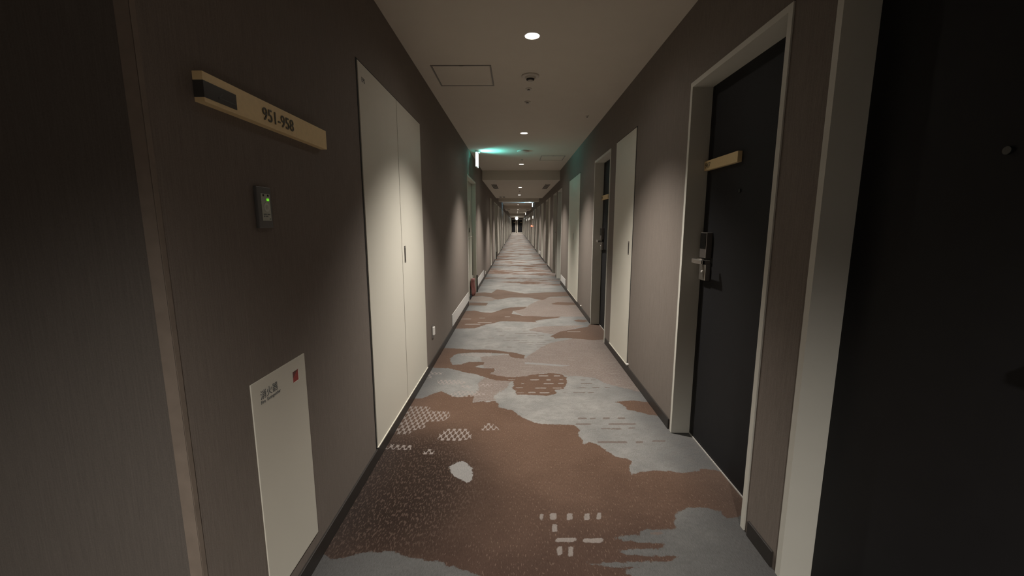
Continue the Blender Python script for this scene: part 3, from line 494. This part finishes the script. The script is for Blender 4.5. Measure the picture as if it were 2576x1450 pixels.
flush('shaft_panel', 1, [(6.485, 7.79)], .075, 2.08, 'wide cream flush panel on the right wall beyond the 949 door', handle=7.12)
flush('shaft_panel', -1, [(12.42, 12.84)], .075, 2.08, 'narrow cream flush panel on the left wall past the service door', handle=None)
cnt = {1: 0, -1: 0}
for k in range(1, 6):
    o = 8.59*k
    for s, a, b in ((1, 3.51, 4.185), (1, 6.485, 7.79), (-1, 8.95, 10.2), (-1, 12.42, 12.84)):
        if k*8.59+b > 58: continue
        cnt[s] += 1
        flush('shaft_panel', s, [(a+o, b+o)], .075, 2.08, ('%s cream flush panel along the right wall past the ceiling drop' if s > 0 else '%s cream flush panel along the left wall beyond the narrow cream strip') % ORD[cnt[s]-1],
              handle=(a+b)/2+o)

# ------------------------------------------------------------ wall sign 951-958
t = thing('room_range_sign', 'long brass bar sign reading 951-958 high on the near left wall', 'sign', (XL, 1.36, 1.59))
obj('bar', B(XL, XL+.025, 1.037, 1.681, 1.592, 1.662, bev=.0008), M['brass'], t)
ap = obj('arrow_panel', B(XL+.0008, XL+.0262, 1.0355, 1.153, 1.602, 1.641, bev=.0004), M['darkplate'], t)
ap['label'] = 'smoked grey panel with a left arrow'
bm = bmesh.new()
box(bm, XL+.0262, XL+.0266, 1.083, 1.148, 1.6135, 1.6155)
v = [bm.verts.new((XL+.0266, y, z)) for y, z in ((1.083, 1.6135), (1.086, 1.6135), (1.104, 1.6275), (1.101, 1.6275))]; bm.faces.new(v)
obj('arrow', bm, M['greyplastic'], ap)
obj('number', text_mesh('951-958', .052, (XL+.0256, 1.266, 1.607), (0, 1, 0), (0, 0, 1), .0016), M['ink'], t)

# ------------------------------------------------------------ control plate
t = thing('sensor_switch', 'grey wall switch plate with a pale face and green lamp below the brass sign', 'switch', (XL, 1.266, 1.29))
obj('plate', B(XL, XL+.010, 1.229, 1.300, 1.289, 1.412, bev=.002), M['greyplastic'], t)
fc = obj('face', B(XL+.010, XL+.0112, 1.247, 1.291, 1.311, 1.392, bev=.0003), M['lens'], t)
obj('green_lamp', B(XL+.0112, XL+.0122, 1.273, 1.284, 1.371, 1.378), M['led'], fc)
bm = bmesh.new(); cyl(bm, (XL+.0115, 1.270, 1.352), .014, .002, 'X', 28)
obj('dial', bm, M['lensdial'], fc)
bm = bmesh.new(); cyl(bm, (XL+.0129, 1.270, 1.352), .0065, .0012, 'X', 24); obj('dial_button', bm, M['lens'], fc)
bm = bmesh.new()
for a, b, z in ((1.254, 1.262, 1.384), (1.277, 1.285, 1.384)): box(bm, XL+.0112, XL+.0116, a, b, z, z+.006)
obj('sensor_spots', bm, M['gap'], fc)
bm = bmesh.new()
for a, b, z in ((1.252, 1.268, 1.329), (1.271, 1.286, 1.329), (1.252, 1.258, 1.323), (1.260, 1.274, 1.323), (1.281, 1.288, 1.315)):
    box(bm, XL+.0112, XL+.0115, a, b, z, z+.003)
obj('caption', bm, M['inkgrey'], fc)

# ------------------------------------------------------------ fire extinguisher panel
t = thing('fire_extinguisher_cabinet', 'cream flush fire extinguisher panel low on the near left wall', 'cabinet', (XL, 1.28, .12))
bm = bmesh.new()
ya, yb, za, zb = 1.127, 1.430, .118, .838; wa, wb, wz, wt = 1.346, 1.385, .757, .797
for q in ((ya, wa, za, zb), (wb, yb, za, zb), (wa, wb, za, wz), (wa, wb, wt, zb)): box(bm, XL+.0002, XL+.004, *q)
obj('door', bm, M['cream'], t)
w_ = obj('red_window', B(XL+.0002, XL+.0012, wa, wb, wz, wt), M['red'], t)
bm = bmesh.new(); v = [bm.verts.new((XL+.0014, y, z)) for y, z in ((wa, wt), (wa, wz+.012), (wb, wt))]; bm.faces.new(v)  # dark triangle painted in as shade across the red window
obj('window_shadow', bm, M['redshadow'], w_)
obj('lettering', text_mesh('消火器', .0305, (XL+.0046, 1.164, .7775), (0, 1, 0), (0, 0, 1), .0003), M['inkgrey'], t)
o = obj('caption', text_mesh('Fire  Extinguisher', .0148, (XL+.0046, 1.164, .7615), (0, 1, 0), (0, 0, 1), .0002), M['inkgrey'], t)

# ------------------------------------------------------------ outlets, plates, door stops low on the walls
def outlet(s, yc, z0, label):
    wx = XR if s > 0 else XL; X = lambda o: wx - s*o
    t = thing('wall_outlet', label, 'outlet', (wx, yc, z0))
    def bx(o0, o1, a, b, c, d, bev=0.):
        bm = bmesh.new(); p, q = sorted((X(o0), X(o1))); box(bm, p, q, a, b, c, d, bev=bev); return bm
    obj('plate', bx(.0002, .006, yc-.035, yc+.035, z0, z0+.12, bev=.0015), M['dsteel'], t)
    cv = obj('cover', bx(.006, .022, yc-.022, yc+.022, z0+.03, z0+.105, bev=.003), M['white'], t)
    return t
outlet(-1, 3.68, .262, 'white covered wall outlet beside the EPS cupboard on the left wall')
outlet(-1, 10.05, .06, 'small white wall outlet beyond the second pale plate on the left wall')
def plate(s, a, b, z0, z1, label, lip=False):
    wx = XR if s > 0 else XL
    bm = bmesh.new(); p, q = sorted((wx-s*.0003, wx-s*.006)); box(bm, p, q, a, b, z0, z1, bev=.001)
    o = obj('kick_plate', bm, M['kick'], None); tag(o, label, 'wall plate')
    return o
plate(-1, 4.82, 6.52, .078, .226, 'long pale plate above the baseboard before the grey service door')
plate(-1, 8.02, 9.71, .075, .232, 'long pale plate above the baseboard past the grey service door')
plate(1, 8.11, 8.98, .078, .215, 'pale plate above the baseboard on the right wall by the paired doors')
plate(1, 16.7, 17.55, .078, .215, 'small pale plate low on the right wall, second group of doors')
for y, lab in ((3.47, 'tiny white door stop just above the right baseboard beside the cream panel'), (6.1, 'tiny white door stop on the right wall behind the 949 door'),):
    bm = bmesh.new(); cyl(bm, (XR-.010, y, .088), .009, .02, 'X', 16)
    tag(obj('door_stop', bm, M['white']), lab, 'door stop')

# maroon cloth bag standing in the service doorway
t = thing('cloth_bag', 'slim maroon cloth bag standing against the grey service door', 'bag', (XL-.03, 7.50, 0))
bm = bmesh.new(); seg = 20; rings = []
for i in range(13):
    f = i/12; z = .012+.30*f
    rx, ry = (.034+.006*math.sin(5*f)+.008*f), (.085+.012*math.sin(3.1*f+.5)+.018*f)
    if i == 0: rx *= .72; ry *= .72
    ring = []
    for k_ in range(seg):
        an = 2*math.pi*k_/seg
        wv = 1+.13*math.sin(3*an+f*4)+.07*math.sin(5*an-6*f)
        ring.append(bm.verts.new((XL-.026+.006*math.sin(7*f)+rx*wv*math.cos(an), 7.50+.012*math.sin(4*f)+ry*wv*math.sin(an), z)))
    rings.append(ring)
for a, b in zip(rings, rings[1:]):
    for k_ in range(seg): bm.faces.new((a[k_], a[(k_+1) % seg], b[(k_+1) % seg], b[k_]))
bm.faces.new(rings[0][::-1]); 
bm.faces.new(rings[-1])
for v in rings[0]: v.co.z = .001
obj('sack', bm, M['cloth'], t, smooth=True)
bm = bmesh.new(); cyl(bm, (XL-.030, 7.50, .33), .006, .05, 'Z', 12); cyl(bm, (XL-.030, 7.50, .36), .012, .016, 'Z', 12)
obj('tie', bm, M['white'], t)

# ------------------------------------------------------------ ceiling fittings
def downlight(i, y):
    z = ceil_h(y)
    if i == 0: lab = 'round recessed downlight above the crossing behind the viewpoint'
    elif i == 1: lab = 'bright round recessed downlight nearest the camera'
    else: lab = '%s round recessed downlight along the ceiling centre line' % ORD[i-1]
    t = thing('downlight', lab, 'ceiling light', (LX, y, z), group='recessed downlights along the corridor ceiling')
    bm = bmesh.new(); lathe(bm, (LX, y, z), [(.0465, .0), (.0465, -.0018), (.054, -.0018), (.0545, .001)], 36); obj('rim', bm, M['white'], t)
    bm = bmesh.new(); lathe(bm, (LX, y, z), [(.047, -.0005), (.044, .02), (.032, .065)], 36); obj('reflector', bm, M['reflector'], t, smooth=True)
    bm = bmesh.new(); lathe(bm, (LX, y, z), [(.0, .022), (.015, .024), (.027, .033), (.0315, .05), (.032, .066), (0., .067)], 28); obj('bulb', bm, M['bulb'], t, smooth=True)
    return t
for i, y in enumerate(LIGHT_Y): downlight(i, y)  # the last one is added to brighten the end doors

def hatch(x0, x1, y0, y1, z, label):
    t = thing('ceiling_hatch', label, 'ceiling hatch', ((x0+x1)/2, (y0+y1)/2, z))
    w = .012; bm = bmesh.new()
    for q in ((x0, x1, y0, y0+w), (x0, x1, y1-w, y1), (x0, x0+w, y0+w, y1-w), (x1-w, x1, y0+w, y1-w)): box(bm, *q, z-.0035, z-.0004)
    f = obj('frame', bm, M['frame'] if 'frame' in M else M['dsteel'], t)
    obj('panel', B(x0+w+.002, x1-w-.002, y0+w+.002, y1-w-.002, z-.0015, z-.0004), M['ceil'], t)
    obj('latch', B((x0+x1)/2-.01, (x0+x1)/2+.02, y0+.001, y0+.010, z-.0055, z-.0035), M['dsteel'], f)
M['frame'] = simple('hatch_frame', (.20, .185, .165), .6, var=.05)
hatch(-.66, -.195, 3.352, 3.825, H, 'square ceiling access hatch nearest the camera, left of the lights')
hatch(.435, .865, 7.54, 8.08, H, 'ceiling access hatch on the right before the ceiling drop')

def detector(x, y, z, r, label, kind):
    t = thing('smoke_detector' if kind == 'smoke' else 'ceiling_sprinkler', label, 'smoke detector' if kind == 'smoke' else 'sprinkler', (x, y, z))
    if kind == 'smoke':
        bm = bmesh.new(); lathe(bm, (x, y, z), [(r, .002), (r, -.007), (r*.93, -.010), (r*.62, -.011), (r*.60, -.006), (r*.4, -.006), (0, -.006)], 36); obj('base', bm, M['cream2'], t, smooth=False)
        bm = bmesh.new(); lathe(bm, (x, y, z), [(r*.62, -.0105), (r*.58, -.020), (r*.30, -.028), (r*.30, -.040), (r*.22, -.046), (0, -.046)], 32); obj('sensor_head', bm, M['cream2'], t, smooth=True)
        bm = bmesh.new(); lathe(bm, (x, y, z), [(r*.44, -.0235), (r*.46, -.032), (r*.305, -.036)], 32); obj('sensor_slot', bm, M['gap'], t)
    else:
        bm = bmesh.new(); lathe(bm, (x, y, z), [(r, .002), (r, -.004), (r*.8, -.006), (r*.55, -.007), (0, -.007)], 28); obj('rim', bm, M['cream2'], t)
        bm = bmesh.new(); cyl(bm, (x, y, z-.0095), r*.30, .008, 'Z', 16); cyl(bm, (x, y, z-.0145), r*.48, .003, 'Z', 20); obj('nozzle', bm, M['dsteel'], t)
detector(.112, 3.585, H, .072, 'round smoke detector behind the nearest downlight', 'smoke')
detector(.108, 3.905, H, .028, 'small round sprinkler just past the smoke detector', 'sprinkler')
detector(.108, 4.302, H, .031, 'second small round sprinkler past the smoke detector', 'sprinkler')
detector(.790, 4.852, H, .020, 'tiny round sprinkler near the right wall', 'sprinkler')
t = thing('ceiling_speaker', 'wide flat round ceiling disc beside the cyan exit sign glow', 'ceiling speaker', (.112, 7.06, H))
bm = bmesh.new(); lathe(bm, (.112, 7.06, H), [(.100, .002), (.100, -.008), (.088, -.014), (.03, -.016), (0, -.016)], 40); obj('grille', bm, M['cream2'], t, smooth=True)
bm = bmesh.new(); lathe(bm, (.112, 7.06, H), [(.104, .001), (.104, -.004), (.099, -.005)], 40); obj('rim', bm, M['cream2'], t)
detector(.104, 7.96, H, .018, 'tiny round sprinkler just before the ceiling drop', 'sprinkler')
detector(.10, 12.6, LOW, .03, 'tiny round sprinkler under the lowered ceiling', 'sprinkler')

def grille(x0, x1, y0, y1, z, label, slats=4):
    t = thing('air_vent', label, 'air vent', ((x0+x1)/2, (y0+y1)/2, z), group='paired slotted air vents in the lowered ceilings')
    w = (x1-x0)/slats
    obj('frame', B(x0-.012, x1+.012, y0-.012, y1+.012, z-.0015, z-.0003), M['ceil'], t)
    for i in range(slats):
        a = x0+i*w
        obj('slot', B(a+w*.15, a+w*.85, y0, y1, z-.003, z-.0016), M['vent'], t)
grille(-.635, -.497, 10.54, 11.87, LOW, 'slotted air vent on the left of the nearer lowered ceiling')
grille(.720, .853, 10.54, 11.95, LOW, 'slotted air vent on the right of the nearer lowered ceiling')
grille(-.60, -.42, 27.6, 28.9, LOW, 'slotted air vent on the left of the second lowered ceiling')
grille(.66, .84, 27.6, 28.9, LOW, 'slotted air vent on the right of the second lowered ceiling')
grille(-.64, -.395, 15.2, 15.5, LOW, 'short wide air vent at the far left of the nearer lowered ceiling', 2)

# exit signs hang edge-on to the corridor
def exit_sign(x, y, z, h, l, face, label, s, power, col):
    t = thing('exit_sign', label, 'exit sign', (x, y, z))
    obj('housing', B(x-.013, x+.013, y, y+l, z-.03-h, z-.03, bev=.003), M['white'], t)
    obj('bracket', B(x-.02, x+.05 if s > 0 else x+.02, y+l*.3, y+l*.7, z-.03, z-.0005), M['white'], t)
    p, q = (x+.013, x+.0165) if s > 0 else (x-.0165, x-.013)
    f = obj('lit_face', B(p, q, y+.006, y+l-.006, z-.03-h+.006, z-.036), M[face], t)
    obj('lit_edge', B(x-.012, x+.012, y-.003, y, z-.03-h+.006, z-.036), M[face], t)
    ld = bpy.data.lights.new('sign_glow', 'AREA'); ld.shape = 'RECTANGLE'; ld.size = l*.9; ld.size_y = h*.4; ld.energy = power; ld.color = col
    lo = bpy.data.objects.new('sign_glow', ld); C.objects.link(lo); lo.parent = t
    lo.location = (s*.03, l/2, -.03-h*.35)
    lo.rotation_euler = (0, -s*math.radians(122), 0); ld.spread = math.radians(115)
exit_sign(-.655, 6.95, H, .235, .20, 'signcyan', 'glowing cyan exit sign hung edge-on at the left under the ceiling', 1, 4.2, (.16, 1, .93))
exit_sign(.885, 22.97, H, .22, .24, 'signblue', 'glowing bluish exit sign hung edge-on at the right, far down the corridor', -1, 16, (.35, .72, 1))
exit_sign(.93, 42.0, H, .22, .24, 'signwhite', 'tiny white lit exit sign farthest down on the right', -1, .6, (1, .98, .92))

# red fire lamp, its painted reflection, and plates whose glow stands in for glints
for y, lab, r in ((26.2, 'small glowing red lamp on the far right wall', .05), (24.3, 'faint red disc standing in for a reflection of the bright red lamp on the right wall', .022)):
    t = thing('alarm_lamp_or_reflection', lab, 'alarm lamp', (XR, y, 1.205))
    bm = bmesh.new(); cyl(bm, (XR-.005, y, 1.205), r*1.2, .012, 'X', 24); obj('base', bm, M['greyplastic'], t)
    bm = bmesh.new(); cyl(bm, (XR-.035, y, 1.205), r, .046, 'X', 24, r2=r*.7) ; obj('red_lens_or_reflection', bm, M['redlamp'], t)
for i, y in enumerate((24.2, 29.8, 33.4, 39.5)):
    t = thing('glint_plate', '%s small white plate glowing as a painted glint high on the far right wall' % ORD[i], 'glint plate', (XR, y, 1.70), group='small white plates glowing as painted glints on the far right wall')
    obj('plate', B(XR-.008, XR-.0002, y-.05, y+.05, 1.62, 1.80), M['white'], t)
    obj('glint_cover', B(XR-.05, XR-.008, y-.035, y+.035, 1.63, 1.79, bev=.006), M['plateglint'] if 'plateglint' in M else M['white'], t)

# ------------------------------------------------------------ far end: cream portal, globe lamp, pair of doors
struct(obj('wall_end', B(XL-.3, XR+.3, YEND, YEND+.25, 0, H+.1), M['wall_shaded']), 'dark end wall of the corridor', 'wall')
t = thing('door_frame_portal', 'cream portal frame crossing the corridor at the far end', 'door frame', (0, 56, 0), kind='structure')
t.name = 'trim_2'
obj('jamb', B(XR-.075, XR-.0005, 55.9, 56.1, .001, LOW-.001), M['cream'], t)
obj('jamb', B(XL+.0005, XL+.045, 55.9, 56.1, .001, LOW-.001), M['cream'], t)
obj('threshold', B(XL+.0005, XR-.0005, 55.4, 56.3, .0005, .012), M['cream'], t)
for s, x0, x1 in ((0, -.74, -.13), (1, .22, .93)):
    t = thing('door_%d' % n, 'charcoal door on the %s of the end wall facing the camera' % ('left' if s == 0 else 'right'), 'door', ((x0+x1)/2, YEND, 0), kind='structure'); n += 1
    bm = bmesh.new()
    for q in ((x0-.09, x0, 0.001, 2.10), (x1, x1+.05 if s else x1+.09, .001, 2.10), (x0, x1, 2.03, 2.10)): box(bm, q[0], q[1], YEND-.05, YEND-.0005, q[2], q[3])
    obj('casing', bm, M['cream'], t)
    obj('leaf', B(x0, x1, YEND-.03, YEND-.0005, .05, 2.03), M['black'], t)
    obj('kick_strip', B(x0, x1, YEND-.04, YEND-.0005, .001, .05), M['cream'], t)
    px = x1-.30 if s == 0 else x1-.32
    obj('number_plate', B(px, px+.28, YEND-.05, YEND-.03, 1.60, 1.66), M['brassdoor'], t)
    bm = bmesh.new(); cyl(bm, (x1-.08, YEND-.06, 1.05), .014, .06, 'Y', 16); box(bm, x1-.20, x1-.07, YEND-.10, YEND-.085, 1.04, 1.065); obj('lever_handle', bm, M['steel'], t)
t = thing('ceiling_globe_lamp', 'bright white globe lamp under the ceiling at the far end', 'lamp', (.035, 53.3, LOW))
bm = bmesh.new(); lathe(bm, (.035, 53.3, LOW), [(.06, .003), (.06, -.03), (.02, -.035), (.02, -.07)], 24); obj('base', bm, M['white'], t)
bm = bmesh.new(); bmesh.ops.create_uvsphere(bm, u_segments=24, v_segments=16, radius=.17, matrix=Matrix.Translation((.035, 53.3, LOW-.22))); obj('globe', bm, M['globe'], t, smooth=True)

# ------------------------------------------------------------ light
WARM = (1., .93, .855)
SPOT, BLEND = 99, 1
LE = {0: 600, 1: 345, -1: 405}
SPILL = 4
for i, y in enumerate(LIGHT_Y):
    z = ceil_h(y)
    ld = bpy.data.lights.new('downlight_beam', 'SPOT'); ld.energy = LE[i] if i in LE else LE[-1]
    ld.color = WARM; ld.spot_size = math.radians(SPOT if i else 126); ld.spot_blend = BLEND; ld.shadow_soft_size = .035
    lo = bpy.data.objects.new('downlight_beam', ld); C.objects.link(lo); lo.location = (LX, y, z-.006)
    sp = bpy.data.lights.new('downlight_spill', 'SPOT'); sp.energy = SPILL; sp.color = WARM; sp.spot_size = math.radians(165); sp.spot_blend = .5; sp.shadow_soft_size = .03
    so = bpy.data.objects.new('downlight_spill', sp); C.objects.link(so); so.location = (LX, y, z-.006)
w = bpy.data.worlds.new('world'); bpy.context.scene.world = w; w.use_nodes = True
w.node_tree.nodes['Background'].inputs[0].default_value = (.02, .02, .02, 1)

# ------------------------------------------------------------ camera (14.5 mm equivalent wide angle, tilted 8.8 degrees down)
cd = bpy.data.cameras.new('camera'); cam = bpy.data.objects.new('camera', cd); C.objects.link(cam)
cd.sensor_width = 36; cd.lens = 1035/2576*36; cd.clip_start = .02; cd.clip_end = 200
cam.location = (0, 0, 1.30)
cam.rotation_euler = (math.radians(90-8.7878), 0, math.radians(.60177))
sc = bpy.context.scene; sc.camera = cam
sc.view_settings.view_transform = 'Standard'; sc.view_settings.look = 'None'
sc.view_settings.exposure = 0; sc.view_settings.gamma = 1
try: sc.cycles.use_denoising = True
except Exception: pass
